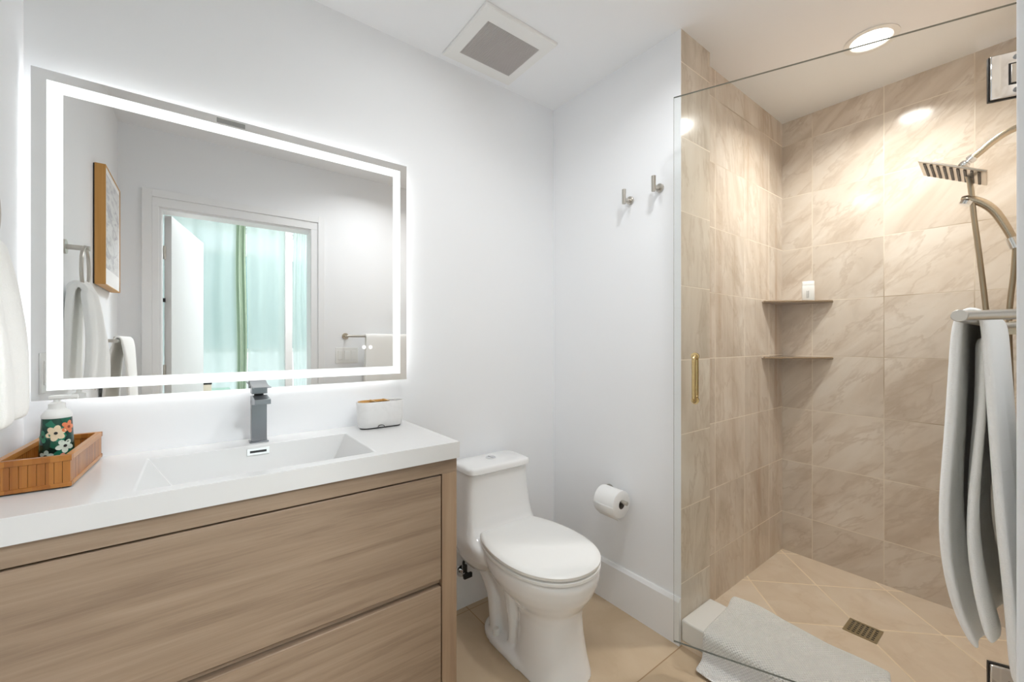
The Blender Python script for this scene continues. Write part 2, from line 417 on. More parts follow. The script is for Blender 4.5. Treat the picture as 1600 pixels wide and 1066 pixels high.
def curtain(x0, x1, y, m, label, amp=.024, per=.17, ph=0.0, z0=.03, z1=2.56, lean=0.0):
    n = int((x1-x0)/per*10)+1; g = []
    for i in range(14):
        z = z1-(z1-z0)*i/13; row = []
        for j in range(n+1):
            x = x0+(x1-x0)*j/n
            a = amp*(.7+.3*math.sin(3*x+i*.2))
            row.append((x+lean*(z1-z)/(z1-z0)+.008*math.sin(i*.6+x*9), y+a*math.sin(2*PI*x/per+ph+.25*math.sin(i*.35)), z))
        g.append(row)
    o = sheet('curtain', g, m, thick=0, sub=1)
    return tag(o, label, 'curtain', 'aqua curtains at the bedroom window')
curtain(-.75, .33, -2.30, M['sheer'], 'wide aqua sheer curtain in the mirror, left of the dark green gathered edge')
curtain(.43, .80, -2.30, M['sheer'], 'aqua sheer curtain in the mirror between gathered green edge and pale window post')
curtain(.325, .425, -2.34, M['drape'], 'narrow dark green gathered curtain edge at the centre of the mirrored doorway', amp=.03, per=.05)
curtain(.885, 1.5, -2.30, M['sheer'], 'green curtain strip in the mirror beside the right door jamb', amp=.022, per=.06, ph=1.0)
bm = B(); box(bm, .80, .875, -2.33, -2.28, 0, 2.6)
struct(obj('trim_7', bm, mat('post_paint', (.52, .50, .485), .5), smooth=0), 'pale post between the curtains')
# table with green top in the bedroom
tb = thing('side_table', 'low table with flat green top below the mirrored curtains', 'table', (.07, -2.0, 0))
bm = B(); box(bm, -.16, .26, -2.2, -1.75, .665, .69); obj('tabletop', bm, mat('green_laminate', (.30, .45, .36), .4), tb, bevel=.004)
for x in (-.13, .23):
    for y in (-2.17, -1.78):
        bm = B(); box(bm, x-.02, x+.02, y-.02, y+.02, 0, .665); obj('leg', bm, M['trim'], tb, bevel=.003)
bx = thing('box', 'small beige box with black lid on the green table in the mirror', 'box', (.06, -1.95, .69))
bm = B(); box(bm, .02, .10, -2.0, -1.92, .69, .755); obj('body', bm, mat('beige_card', (.70, .58, .48), .6), bx, bevel=.003)
bm = B(); box(bm, .017, .103, -2.003, -1.917, .755, .772); obj('lid', bm, M['black'], bx, bevel=.003)
# unseen bedroom ceiling lamp, added as fill through the doorway
t = thing('bedroom_fill_lamp', 'unseen round fill lamp added to the bedroom ceiling behind the doorway', 'lamp', (.80, -1.25, 2.6))
bm = B(); lathe(bm, [(.20, 2.6), (.20, 2.585)], (.80, -1.25, 0)); obj('base', bm, M['plastic'], t)
bm = B(); lathe(bm, [(.185, 2.585), (.18, 2.56), (.15, 2.535), (.08, 2.52), (.01, 2.517)], (.80, -1.25, 0)); obj('bowl', bm, M['lens_b'], t)

# ------------------------------------------------------------------ recessed lights and vent
def downlight(x, y, m, label, power, col, spread, r=.088):
    t = thing('recessed_downlight', label, 'ceiling light', (x, y, ZC), 'recessed downlights')
    bm = B()
    prof = [(r, ZC-.0005), (r, ZC-.004), (r-.006, ZC-.006), (r-.020, ZC-.0045), (r-.024, ZC-.001)]
    rings = [[(x+q*math.cos(2*PI*k/48), y+q*math.sin(2*PI*k/48), z) for k in range(48)] for q, z in prof]
    loft(bm, rings, cap=False); obj('trim_ring', bm, M['plastic'], t)
    bm = B(); lathe(bm, [(r-.0245, ZC-.0012), (r-.0255, ZC-.0022), (.002, ZC-.0024)], (x, y, 0), 48); obj('lens', bm, m, t)
    ld = bpy.data.lights.new('lamp', 'AREA'); ld.shape = 'DISK'; ld.size = 2*(r-.026); ld.energy = power; ld.color = col; ld.spread = math.radians(spread)
    lo = bpy.data.objects.new('lamp', ld); C.objects.link(lo); lo.parent = t; lo.location = (0, 0, -.0045)
    return t
downlight(2.162, .445, M['lens_s'], 'warm recessed downlight lit in the ceiling above the shower', P_SHOWER, (1.0, .98, .945), 140)
downlight(.70, .98, M['lens_r'], 'unseen white fill downlight added to the bathroom ceiling in front of the basin', P_ROOM_FILL, (.97, .985, 1.0), 175)
downlight(1.0, .52, M['lens_dim'], 'unseen white fill downlight added to the ceiling just outside the shower door', P_ENTRY_FILL, (.97, .985, 1.0), 150)
t = thing('exhaust_vent', 'square white ceiling exhaust vent with grey louvred grille', 'vent', (.99, 1.395, ZC))
vx0, vx1, vy0, vy1 = .818, 1.166, 1.225, 1.560; gx0, gx1, gy0, gy1 = .866, 1.122, 1.287, 1.500
bm = B(); zt, zb = ZC-.0005, ZC-.013
outer = [(vx0, vy0), (vx1, vy0), (vx1, vy1), (vx0, vy1)]; inner = [(gx0, gy0), (gx1, gy0), (gx1, gy1), (gx0, gy1)]
ins = [(x+(.005 if x < 1 else -.005), y+(.005 if y < 1.4 else -.005)) for x, y in outer]
R = [[(x, y, zt) for x, y in outer], [(x, y, zb+.004) for x, y in outer], [(x, y, zb) for x, y in ins], [(x, y, zb) for x, y in inner], [(x, y, zb+.008) for x, y in inner]]
loft(bm, R, cap=False); obj('cover', bm, M['plastic'], t, smooth=0)
bm = B(); box(bm, gx0, gx1, gy0, gy1, ZC-.0035, ZC-.0015); obj('backing', bm, mat('vent_dark', (.06, .06, .06), .8), t, smooth=0)
bm = B(); ns = 46
for i in range(ns):
    x = gx0+(i+.5)*(gx1-gx0)/ns; box(bm, x-.0019, x+.0019, gy0, gy1, ZC-.0125, ZC-.0040)
obj('louvre', bm, mat('vent_slat', (.50, .48, .46), .45), t, smooth=0)

# ------------------------------------------------------------------ lit mirror
mt = thing('led_mirror', 'large rectangular wall mirror with glowing white border above the vanity', 'mirror', (.162, YM, 1.033))
MX0, MX1, MZ0, MZ1, MY = -.339, .662, 1.031, 1.883, 1.5672
bm = B(); box(bm, MX0, MX1, MY, MY+.005, MZ0, MZ1); obj('mirror_glass', bm, M['mirror'], mt, smooth=0)
def frame(bm, x0, x1, z0, z1, wd, y0, y1):
    box(bm, x0, x1, y0, y1, z0, z0+wd); box(bm, x0, x1, y0, y1, z1-wd, z1)
    box(bm, x0, x0+wd, y0, y1, z0+wd, z1-wd); box(bm, x1-wd, x1, y0, y1, z0+wd, z1-wd)
bm = B(); frame(bm, -.312, .635, 1.056, 1.8575, .0295, MY-.0006, MY); obj('light_band', bm, M['band'], mt, smooth=0)
bm = B(); box(bm, MX0+.05, MX1-.05, MY+.005, YM-.0005, MZ0+.05, MZ1-.05); obj('chassis', bm, M['plastic'], mt, smooth=0)
bm = B(); frame(bm, MX0+.038, MX1-.038, MZ0+.038, MZ1-.038, .010, MY+.009, MY+.017); obj('led_strip', bm, M['strip'], mt, smooth=0)
bm = B(); box(bm, .044, .118, MY-.0012, MY, 1.863, 1.877); obj('sensor_strip', bm, mat('sensor_grey', (.30, .30, .29), .25), mt, bevel=.0004)
for i, x in enumerate((.494, .518)):
    bm = B(); cyl(bm, (x, MY-.0005, 1.161), (x, MY, 1.161), .0068); tb_ = obj('touch_button', bm, M['touch'], mt)
    bm = B()
    if i: 
        tube(bm, [(x+.0032*math.sin(a), MY-.0007, 1.161+.0032*math.cos(a)) for a in [.6+k*(2*PI-1.2)/14 for k in range(15)]], .00045, 6); box(bm, x-.0004, x+.0004, MY-.0009, MY-.0005, 1.161, 1.165)
    else:
        for a in (0, PI/3, 2*PI/3): tube(bm, [(x-.0034*math.cos(a), MY-.0007, 1.161-.0034*math.sin(a)), (x+.0034*math.cos(a), MY-.0007, 1.161+.0034*math.sin(a))], .0004, 6)
    obj('symbol', bm, mat('symbol_grey', (.55, .58, .62), .5), tb_)

# ------------------------------------------------------------------ vanity cabinet
CX0, CX1, CYF = XL+.004, .660, 1.161
CT = .8632; CB = .8117
v = thing('vanity_cabinet', 'light oak vanity cabinet with two wide drawers under the white basin top', 'cabinet', (.15, 1.38, 0))
bm = B()
box(bm, CX0, CX1, CYF, CYF+.02, .767, CB-.0005)
obj('apron_rail', bm, M['oak_x'], v, bevel=.001)
for x0, x1 in ((CX0, CX0+.052), (.608, CX1)):
    bm = B(); box(bm, x0, x1, CYF, 1.595, 0.0, .7665); obj('side_panel', bm, M['oak_z'], v, bevel=.0012)
bm = B(); box(bm, CX0+.052, .608, CYF+.035, 1.59, .10, .735); obj('carcass', bm, M['dark'], v, smooth=0)
bm = B(); box(bm, CX0+.052, .608, CYF+.018, CYF+.035, .4175, .4325); obj('finger_rail', bm, M['oak_x'], v, smooth=0)
bm = B(); box(bm, CX0+.052, .608, CYF+.002, CYF+.035, .06, .112); obj('bottom_rail', bm, M['oak_x'], v, bevel=.001)
for z0, z1 in ((.437, .7618), (.116, .4135)):
    bm = B(); box(bm, CX0+.0555, .6045, CYF+.001, CYF+.033, z0, z1)
    d = obj('drawer', bm, M['oak_x'], v, bevel=.0015)

# countertop with integral sloped basin
bm = B(); ox0, ox1, oy0, oy1 = XL+.001, .6655, 1.149, 1.5995
rx0, rx1, ry0, ry1 = -.110, .407, 1.187, 1.492; fx0, fx1, fy0, fy1 = -.040, .345, 1.215, 1.468; fz = .752
def q4(x0, x1, y0, y1, z): return [(x0, y0, z), (x1, y0, z), (x1, y1, z), (x0, y1, z)]
bx0, bx1, by0, by1 = CX0+.06, .60, 1.20, 1.585
loft(bm, [q4(ox0, ox1, oy0, oy1, CB), q4(ox0, ox1, oy0, oy1, CT), q4(rx0, rx1, ry0, ry1, CT), q4(fx0, fx1, fy0, fy1, fz)], cap=False)
fv = [x for x in bm.verts if abs(x.co.z-fz) < 1e-5]; bm.faces.new(fv)
ct = thing('basin_countertop', 'glossy white countertop with sunken rectangular sloped basin on the oak cabinet', 'sink', (.15, 1.37, CB))
obj('basin_top', bm, M['ctop'], ct, smooth=0, bevel=.003, seg=3)
# overflow plate on the back slope of the basin
sl = Vector((0, ry1-fy1, CT-fz)).normalized(); nr = Vector((0, -sl.z, sl.y))
OM = Matrix(((1, 0, 0, .146), (0, sl.y, nr.y, ry1-.0045), (0, sl.z, nr.z, CT-.020), (0, 0, 0, 1)))
bm = B(); box(bm, -.030, .030, -.0105, .0105, 0, .003, mtx=OM); ofl = obj('overflow_plate', bm, M['satin'], ct, bevel=.001); ofl['label'] = 'chrome overflow plate'
bm = B(); box(bm, -.022, .022, -.0035, .0035, .003, .0034, mtx=OM); obj('slot', bm, M['black'], ofl, smooth=0)

# faucet
fa = thing('basin_faucet', 'square gunmetal single-lever faucet standing behind the basin', 'faucet', (.152, 1.54, CT))
bm = B(); box(bm, .126, .178, 1.517, 1.555, CT, CT+.004); obj('base_plate', bm, M['gun'], fa, bevel=.001)
bm = B(); box(bm, .131, .173, 1.521, 1.553, CT+.004, .9985); obj('column', bm, M['gun'], fa, bevel=.0015)
bm = B(); loft(bm, [[(.131, 1.553, .985), (.173, 1.553, .985), (.173, 1.553, 1.009), (.131, 1.553, 1.009)], [(.131, 1.51, .985), (.173, 1.51, .985), (.173, 1.51, 1.0145), (.131, 1.51, 1.0145)], [(.131, 1.428, .9945), (.173, 1.428, .9945), (.173, 1.428, 1.0095), (.131, 1.428, 1.0095)]])
obj('spout', bm, M['gun'], fa, bevel=.001)
bm = B(); box(bm, .136, .168, 1.424, 1.429, .9965, 1.0045); 
bm.free()
bm = B(); cyl(bm, (.152, 1.533, 1.009), (.152, 1.533, 1.018), .013); obj('cartridge', bm, M['black'], fa)
bm = B(); box(bm, .131, .173, 1.510, 1.553, 1.018, 1.041)
hd = obj('lever_block', bm, M['gun'], fa, bevel=.001)
bm = B(); loft(bm, [[(.129, 1.556, 1.042), (.175, 1.556, 1.042), (.175, 1.556, 1.056), (.129, 1.556, 1.056)], [(.129, 1.535, 1.041), (.175, 1.535, 1.041), (.175, 1.535, 1.0495), (.129, 1.535, 1.0495)], [(.129, 1.50, 1.0405), (.175, 1.50, 1.0405), (.175, 1.50, 1.0455), (.129, 1.50, 1.0455)], [(.129, 1.432, 1.0425), (.175, 1.432, 1.0425), (.175, 1.432, 1.0455), (.129, 1.432, 1.0455)]])
lv = obj('lever', bm, M['gun'], fa, bevel=.0008)

# ------------------------------------------------------------------ things on the counter
# bamboo tray
ta = thing('bamboo_tray', 'orange-brown slatted bamboo tray at the left end of the countertop', 'tray', (-.28, 1.45, CT))
TR = Matrix.Translation((-.222, 1.303, CT)) @ Matrix.Rotation(math.radians(-2.2), 4, 'Z')
TW, TD, TH = .118, .284, .072
def tbox(bm, *a): box(bm, *a, mtx=TR)
bm = B(); tbox(bm, -TW+.004, -.004, .004, TD-.004, .005, .011); obj('base', bm, M['bamboo'], ta, smooth=0)
walls = {'front': (-TW+.002, -.002, .002, .010), 'back': (-TW+.002, -.002, TD-.010, TD-.002), 'left': (-TW+.002, -TW+.010, .010, TD-.010), 'right': (-.010, -.002, .010, TD-.010)}
for k, a in walls.items():
    bm = B(); x0, x1, y0, y1 = a
    along_x = k in ('front', 'back'); L = (x1-x0) if along_x else (y1-y0); ns = max(4, int(L/.0125))
    for i in range(ns):
        s, e = i/ns*L+.0003, (i+1)/ns*L-.0003
        if along_x: tbox(bm, x0+s, x0+e, y0, y1, .003, TH-.010)
        else: tbox(bm, x0, x1, y0+s, y0+e, .003, TH-.010)
    obj('slatted_side', bm, M['bamboo'], ta, smooth=0, bevel=.0005)
for z0, z1, e in ((TH-.013, TH, .0), (.003, .012, .0)):
    for (x0, x1, y0, y1) in ((-TW, 0, 0, .012), (-TW, 0, TD-.012, TD), (-TW, -TW+.012, .012, TD-.012), (-.012, 0, .012, TD-.012)):
        if z0 < .01:
            x0, x1, y0, y1 = (x0, x1, y0, y1)
        bm = B(); tbox(bm, x0, x1, y0, y1, z0, z1); obj('rail', bm, M['bamboo_rail'] if x1-x0 < .05 else M['bamboo'], ta, bevel=.0012)
for x in (-.012, -TW+.012):
    for y in (.012, TD-.012):
        bm = B(); p = TR @ Vector((x, y, 0)); cyl(bm, p, p+Vector((0, 0, .003)), .006, 12); obj('foot', bm, M['black'], ta)
# soap bottle
SB = (-.272, 1.452, CT+.0112)
sb = thing('soap_dispenser', 'floral pump soap bottle with white pump standing in the bamboo tray', 'soap bottle', SB)
m = mat('floral_label', (.05, .2, .12), .15); n, l, b_ = nodes(m)
tc = n.new('ShaderNodeTexCoord').outputs['Object']
vo = n.new('ShaderNodeTexVoronoi'); vo.inputs['Scale'].default_value = 40; l.new(tc, vo.inputs['Vector'])
base_c = ramp(n, l, vo.outputs['Color'], [(0, (.004, .012, .01)), (.35, (.006, .05, .035)), (.5, (.02, .20, .12)), (.75, (.005, .02, .015)), (1, (.05, .28, .20))])
l.new(base_c, b_.inputs['Base Color'])
bm = B(); lathe(bm, [(.026, 0), (.0305, .004), (.0305, .03), (.0285, .07), (.0265, .104), (.0255, .126)], SB, 40); obj('bottle_body', bm, m, sb)
bm = B(); lathe(bm, [(.0256, .126), (.0262, .128), (.0262, .133), (.021, .143), (.016, .147), (.0155, .149)], SB, 32); obj('shoulder', bm, M['plastic'], sb)
bm = B(); lathe(bm, [(.0145, .148), (.0145, .160), (.011, .162), (.006, .164), (.006, .172)], SB, 24); pc = obj('pump_collar', bm, M['plastic'], sb)
bm = B(); z = SB[2]
loft(bm, [[(SB[0]+x, SB[1]+y, z+h) for x, y in ((-.013, -.009), (.004, -.011), (.036, -.005), (.036, .005), (.004, .011), (-.013, .009))] for h in (.171, .179)])
tube(bm, [(SB[0]+.030, SB[1], z+.174), (SB[0]+.036, SB[1], z+.170)], .004, 10)
obj('pump_head', bm, M['plastic'], sb, bevel=.0015)
# flowers printed on the bottle: low relief petals wrapped on the body
def flower(cx_ang, h, r, col, cc, npet=5, rot=0.0):
    bm = B()
    def on(a, hh, lift):
        rb = .0305 if hh < .03 else .0305-(hh-.03)/.09*.0048
        return (SB[0]+(rb+lift)*math.sin(a), SB[1]-(rb+lift)*math.cos(a), SB[2]+hh)
    for k in range(npet):
        th = rot+2*PI*k/npet; ring = []
        for q in range(10):
            t = 2*PI*q/10; u = r*.55+r*.45*math.cos(t); w_ = r*.34*math.sin(t)
            ring.append((u*math.cos(th)-w_*math.sin(th), u*math.sin(th)+w_*math.cos(th)))
        bm.faces.new([bm.verts.new(on(cx_ang+p[0]/.029, h+p[1], .0006+.0001*k)) for p in ring])
    obj('printed_flower', bm, mat('petal', col, .3), sb, smooth=0)
    bm = B(); bm.faces.new([bm.verts.new(on(cx_ang+.0034*math.cos(2*PI*q/12)/.029, h+.0034*math.sin(2*PI*q/12), .0013)) for q in range(12)])
    obj('printed_flower', bm, mat('flower_eye', cc, .4), sb, smooth=0)
flower(.12, .092, .019, (.80, .66, .46), (.01, .01, .01), 6, .3)
flower(.95, .104, .016, (.72, .22, .10), (.25, .05, .02), 5, .0)
flower(.65, .060, .017, (.66, .74, .64), (.02, .02, .02), 5, .9)
flower(.55, .030, .014, (.70, .30, .22), (.25, .08, .05), 5, .5)
flower(-.45, .040, .014, (.40, .50, .45), (.02, .02, .02), 5, .2)
flower(-.70, .085, .015, (.03, .22, .13), (.01, .05, .03), 4, .2)
# organizer cup
og = thing('toothbrush_holder', 'white oval toothbrush holder with bamboo insert at the right end of the countertop', 'holder', (.541, 1.525, CT))
def stadium(cx, cy, z, hx, hy, k=12):
    r = []
    for i in range(k+1): a = -PI/2+PI*i/k; r.append((cx+hx-hy+hy*math.cos(a), cy+hy*math.sin(a), z))
    for i in range(k+1): a = PI/2+PI*i/k; r.append((cx-hx+hy+hy*math.cos(a), cy+hy*math.sin(a), z))
    return r
ogm = mat('faint_marble', (.80, .79, .78), .3); n, l, b_ = nodes(ogm)
l.new(ramp(n, l, noise(n, l, n.new('ShaderNodeTexCoord').outputs['Object'], 22, 5, .6, 2.0), [(.36, (.76, .755, .75)), (.50, (.785, .78, .775))]), b_.inputs['Base Color'])
bm = B(); ox, oy = .541, 1.525
loft(bm, [stadium(ox, oy, CT+.004, .076, .026), stadium(ox, oy, CT+.008, .081, .030), stadium(ox, oy, CT+.03, .0845, .0325), stadium(ox, oy, CT+.097, .087, .035), stadium(ox, oy, CT+.0985, .086, .034), stadium(ox, oy, CT+.0975, .083, .031), stadium(ox, oy, CT+.012, .078, .026)])
obj('cup', bm, ogm, og, smooth=50)
bm = B(); loft(bm, [stadium(ox, oy, CT, .075, .025), stadium(ox, oy, CT+.004, .075, .025)]); obj('base_pad', bm, M['black'], og)
bm = B()
def half(cx, cy, z, hx, hy, k=12):
    r = [(cx-hx+hy+hy*math.cos(PI/2+PI*i/k), cy+hy*math.sin(PI/2+PI*i/k), z) for i in range(k+1)]
    return r+[(cx+.022, cy-hy, z), (cx+.022, cy+hy, z)]
loft(bm, [half(ox, oy, CT+.080, .0822, .0303), half(ox, oy, CT+.092, .0822, .0303)]); obj('bamboo_insert', bm, mat('bamboo_well', (.45, .24, .07), .5), og, smooth=0)
bm = B()
for x in (-.030, .018): box(bm, ox+x, ox+x+.006, oy-.0303, oy+.0303, CT+.092, CT+.1005)
R1 = half(ox, oy, CT+.092, .0822, .0303)
for a, c in zip(R1[:-2], R1[1:-1]):
    av, cv = Vector(a), Vector(c); ctr = Vector((ox-.0519, oy, av.z)); ia = ctr+(av-ctr)*.87; ic = ctr+(cv-ctr)*.87; up = Vector((0, 0, .0075))
    vs = [bm.verts.new(p) for p in (av, cv, ic, ia, av+up, cv+up, ic+up, ia+up)]
    for f in ((0, 3, 2, 1), (4, 5, 6, 7), (0, 1, 5, 4), (2, 3, 7, 6), (1, 2, 6, 5), (3, 0, 4, 7)): bm.faces.new([vs[i] for i in f])
for y0, y1 in ((oy-.0303, oy-.0263), (oy+.0263, oy+.0303)): box(bm, ox-.0519, ox+.022, y0, y1, CT+.092, CT+.0995)
obj('bamboo_divider', bm, M['bamboo_pale'], og, smooth=0)
bm = B(); tube(bm, [(ox-.008+.012*math.cos(a), oy-.0318, CT+.006+.007*math.sin(a)) for a in [PI*k/8 for k in range(9)]], .0012, 6); obj('drain_notch', bm, M['black'], og)

# ------------------------------------------------------------------ left wall: ring, towel, picture, outlet
rg = thing('towel_ring', 'brushed nickel towel ring holding the white towel on the left wall', 'towel ring', (XL, 1.137, 1.50))
bm = B(); cyl(bm, (XL, 1.137, 1.50), (XL+.006, 1.137, 1.50), .024); obj('wall_flange', bm, M['steel'], rg)
bm = B(); cyl(bm, (XL+.006, 1.137, 1.50), (XL+.062, 1.137, 1.50), .0085); obj('post', bm, M['steel'], rg)
bm = B(); RR = .078; ry_, rz_ = 1.137, 1.50-RR+.004; rxx = XL+.050
pts = [(rxx+.003*math.sin(a), ry_+RR*math.sin(a), rz_+RR*math.cos(a)) for a in [2*PI*k/48 for k in range(49)]]
tube(bm, pts, .0052, 12, cap=False); obj('ring', bm, M['steel'], rg)
def hang_ring_towel():
    # folded towel through the ring: wall-side lobe and room-side lobe
    g = []; n = 22
    zb = 1.040; zt = 1.345
    path = []
    for i in range(12): path.append(('w', i/11))
    for i in range(1, 6): path.append(('t', i/6))
    for i in range(12): path.append(('r', 1-i/11))
    for kind, s in path:
        row = []
        for j in range(n+1):
            t = j/n*2-1
            if kind == 't':
                a = PI*s; h = 1.0
                x = XL+.047-.020*math.cos(a)-.004; z = zt+.036*math.sin(a)
            else:
                h = s; z = zb+(zt-zb)*s
                x = (XL+.020+.006*s) if kind == 'w' else (XL+.078-.022*s**1.6+.006*math.sin(PI*s)-.012*t*(1-h))
            half_ = .060+.040*(1-h)**.45 if h < 1 else .060
            if kind == 'r': half_ *= 1.0+.05*math.sin(6*s)
            y = 1.148+half_*t+(.012*(1-h) if kind == 'r' else 0)
            f = .007*(1-.6*abs(t))*math.sin(7*t+2.0*h+(1 if kind == 'r' else 0))+.010*(1-t*t)*(1 if kind == 'r' else -.3)
            if kind == 'w': x = max(x+f*.4, XL+.013)
            else: x = x+f
            zz = z-(.012*t*t if kind == 't' else 0)+(.006*t if h < .1 and kind != 't' else 0)
            row.append((x, y, zz))
        g.append(row)
    return g
tw = sheet('hand_towel', hang_ring_towel(), M['towel'], thick=.020, sub=2)
tag(tw, 'white towel hanging through the ring at the left edge, mirrored too', 'towel')
pf = thing('framed_picture', 'wood-framed pale print on the left wall, seen in the mirror', 'picture', (XL, .467, 1.43))
px0, px1 = XL+.001, XL+.040; py0, py1, pz0, pz1 = .262, .669, 1.428, 1.945
bm = B()
for a in ((py0, py1, pz0, pz0+.004), (py0, py1, pz1-.004, pz1), (py0, py0+.004, pz0+.004, pz1-.004), (py1-.004, py1, pz0+.004, pz1-.004)): box(bm, px0+.004, px1, *a)
obj('frame', bm, wood('honey_wood', (.50, .24, .05), (.60, .31, .08), (.66, .37, .11), 'z'), pf, smooth=0, bevel=.001)
bm = B(); box(bm, px0, px0+.004, py0+.002, py1-.002, pz0+.002, pz1-.002); obj('backing', bm, M['black'], pf, smooth=0)
pm = mat('pale_print', (.72, .72, .72), .25); n, l, b_ = nodes(pm)
pp = mapping(n, l, position(n), (1, 3, 9), (.5, 0, 0))
l.new(ramp(n, l, noise(n, l, pp, 3.0, 5, .6, 1.0), [(.36, (.50, .50, .52)), (.55, (.80, .80, .80))]), b_.inputs['Base Color'])
bm = B(); box(bm, px0+.004, px1-.003, py0+.004, py1-.004, pz0+.004, pz1-.004); obj('mount', bm, M['paper'], pf, smooth=0)
bm = B(); box(bm, px1-.003, px1-.0024, py0+.03, py1-.03, pz0+.075, pz1-.03); obj('print', bm, pm, pf, smooth=0)
ol = thing('wall_outlet', 'white outlet plate on the left wall beside the mirror edge', 'outlet', (XL, 1.376, 1.093))
bm = B(); box(bm, XL, XL+.006, 1.340, 1.412, 1.035, 1.150); obj('cover_plate', bm, M['plastic'], ol, bevel=.002)
bm = B(); box(bm, XL+.006, XL+.009, 1.360, 1.392, 1.058, 1.127); obj('receptacle', bm, M['plastic'], ol, bevel=.001)
# second towel further along the left wall
rb = thing('towel_rail', 'short nickel towel rail on the left wall, glimpsed below the picture in the mirror', 'towel rail', (XL, .43, 1.19))
bm = B(); cyl(bm, (XL+.065, .12, 1.185), (XL+.065, .62, 1.185), .008); obj('bar', bm, M['steel'], rb)
for y in (.13, .61):
    bm = B(); cyl(bm, (XL, y, 1.185), (XL+.065, y, 1.185), .007); cyl(bm, (XL, y, 1.185), (XL+.005, y, 1.185), .022); obj('bracket', bm, M['steel'], rb)
g = []
for k, (x, z) in enumerate([(XL+.020, .80), (XL+.022, .95), (XL+.032, 1.08), (XL+.046, 1.165), (XL+.056, 1.1985), (XL+.066, 1.204), (XL+.076, 1.1985), (XL+.083, 1.165), (XL+.092, 1.08), (XL+.100, .95), (XL+.102, .78)]):
    g.append([(x+.006*math.sin(5*t+k*.5)*(1 if abs(k-5) > 2 else 0), .17+.40*t, z) for t in [j/16 for j in range(17)]])
rt = sheet('bath_towel', g, M['towel'], thick=.012, sub=1)
tag(rt, 'white towel over the left-wall rail below the framed picture, seen in the mirror', 'towel')

# ------------------------------------------------------------------ doorway wall: switch plate, towel bar, towel
sw = thing('switch_plate', 'white triple light switch plate beside the doorway, seen in the mirror', 'light switch', (.862, 0, 1.08))
bm = B(); box(bm, .783, .941, 0, .006, 1.022, 1.137); obj('cover_plate', bm, M['plastic'], sw, bevel=.002)
for x in (.8155, .862, .9085):
    bm = B(); loft(bm, [[(x-.0165, .006, 1.046), (x+.0165, .006, 1.046), (x+.0165, .006, 1.113), (x-.0165, .006, 1.113)], [(x-.0155, .0085, 1.047), (x+.0155, .0085, 1.047), (x+.0155, .011, 1.112), (x-.0155, .011, 1.112)]])
    obj('rocker', bm, M['plastic'], sw, smooth=0)
BY, BZ = .079, 1.2195
br = thing('towel_bar', 'brushed nickel towel bar on the doorway wall at the right edge', 'towel bar', (1.15, 0, BZ))
bm = B(); cyl(bm, (.842, BY, BZ), (1.46, BY, BZ), .0085, 32); obj('bar', bm, M['steel'], br, bevel=.0008)
for x in (.852, 1.448):
    bm = B(); cyl(bm, (x, 0, BZ), (x, BY-.006, BZ), .0068); pst = obj('post', bm, M['steel'], br)
    bm = B(); cyl(bm, (x, 0, BZ), (x, .007, BZ), .023); obj('wall_flange', bm, M['brass'], br, bevel=.001)

def bar_towel():
    g = []
    # (y near edge, y far edge, z, x-near shift)
    F = [(.073, .682, .035), (.092, .73, .020), (.104, .80, .004), (.1085, .875, -.006), (.107, .95, -.004), (.103, 1.02, 0), (.100, 1.10, .004), (.0975, 1.17, .008), (.0955, 1.205, .008), (.091, 1.2275, .006), (.079, 1.2355, .005)]
    K = [(.067, 1.2275, .006), (.0635, 1.205, .008), (.0615, 1.17, .008), (.058, 1.10, .006), (.054, 1.02, .004), (.050, .95, .003), (.046, .88, .002), (.040, .80, .004), (.036, .73, .008), (.033, .66, .012)]
    n = 26
    for k, (y, z, dx) in enumerate(F+K):
        front = k < len(F); low = max(0, min(1, (1.19-z)/.4))
        row = []
        for j in range(n+1):
            t = j/n
            x = .965+dx+(1.40-.965)*t
            wv = .009*low*math.sin(2*PI*t*2.5+.5)*min(1, t*4)
            drop = .05*low*t*(1 if front else .6)
            row.append((x, max(y+wv, .022), z-drop*(1 if z < .8 else 0)))
        g.append(row)
    return g
bt = thing('bath_towel', 'long white towel draped over the nickel bar at the right edge', 'towel', (1.18, BY, BZ))
sheet('outer_fold', bar_towel(), M['towel'], bt, thick=.0115, sub=2)
def inner_fold():
    g = []; n = 20
    P = [(.058, .705, .020), (.070, .76, .012), (.082, .84, .008), (.084, .92, .012), (.079, 1.0, .018), (.074, 1.08, .024), (.072, 1.15, .03), (.073, 1.195, .034)]
    for y, z, dx in P:
        g.append([(.965+dx+(1.38-.965-dx)*j/n, y+.006*math.sin(2*PI*j/n*2+z*4), z-.03*(j/n)) for j in range(n+1)])
    return g
sheet('inner_fold', inner_fold(), M['towel'], bt, thick=.010, sub=2)

# ------------------------------------------------------------------ toilet
TX = 1.032
tl = thing('toilet', 'white one-piece toilet between the oak vanity and the right wall', 'toilet', (TX, 1.25, 0))
bm = B()
loft(bm, [sell(TX, 1.115, .000, .122, .147, .15, 2.4), sell(TX, 1.115, .012, .119, .143, .15, 2.4), sell(TX, 1.115, .06, .111, .132, .14, 2.3), sell(TX, 1.12, .14, .104, .124, .13, 2.2), sell(TX, 1.125, .20, .104, .125, .14, 2.1),
          sell(TX, 1.14, .235, .116, .140, .16, 2.1), sell(TX, 1.155, .262, .140, .175, .20, 2.1), sell(TX, 1.17, .295, .165, .212, .24, 2.1), sell(TX, 1.175, .325, .178, .230, .26, 2.1), sell(TX, 1.18, .355, .184, .242, .27, 2.1), sell(TX, 1.18, .372, .183, .241, .27, 2.1), sell(TX, 1.18, .378, .176, .234, .26, 2.1)])
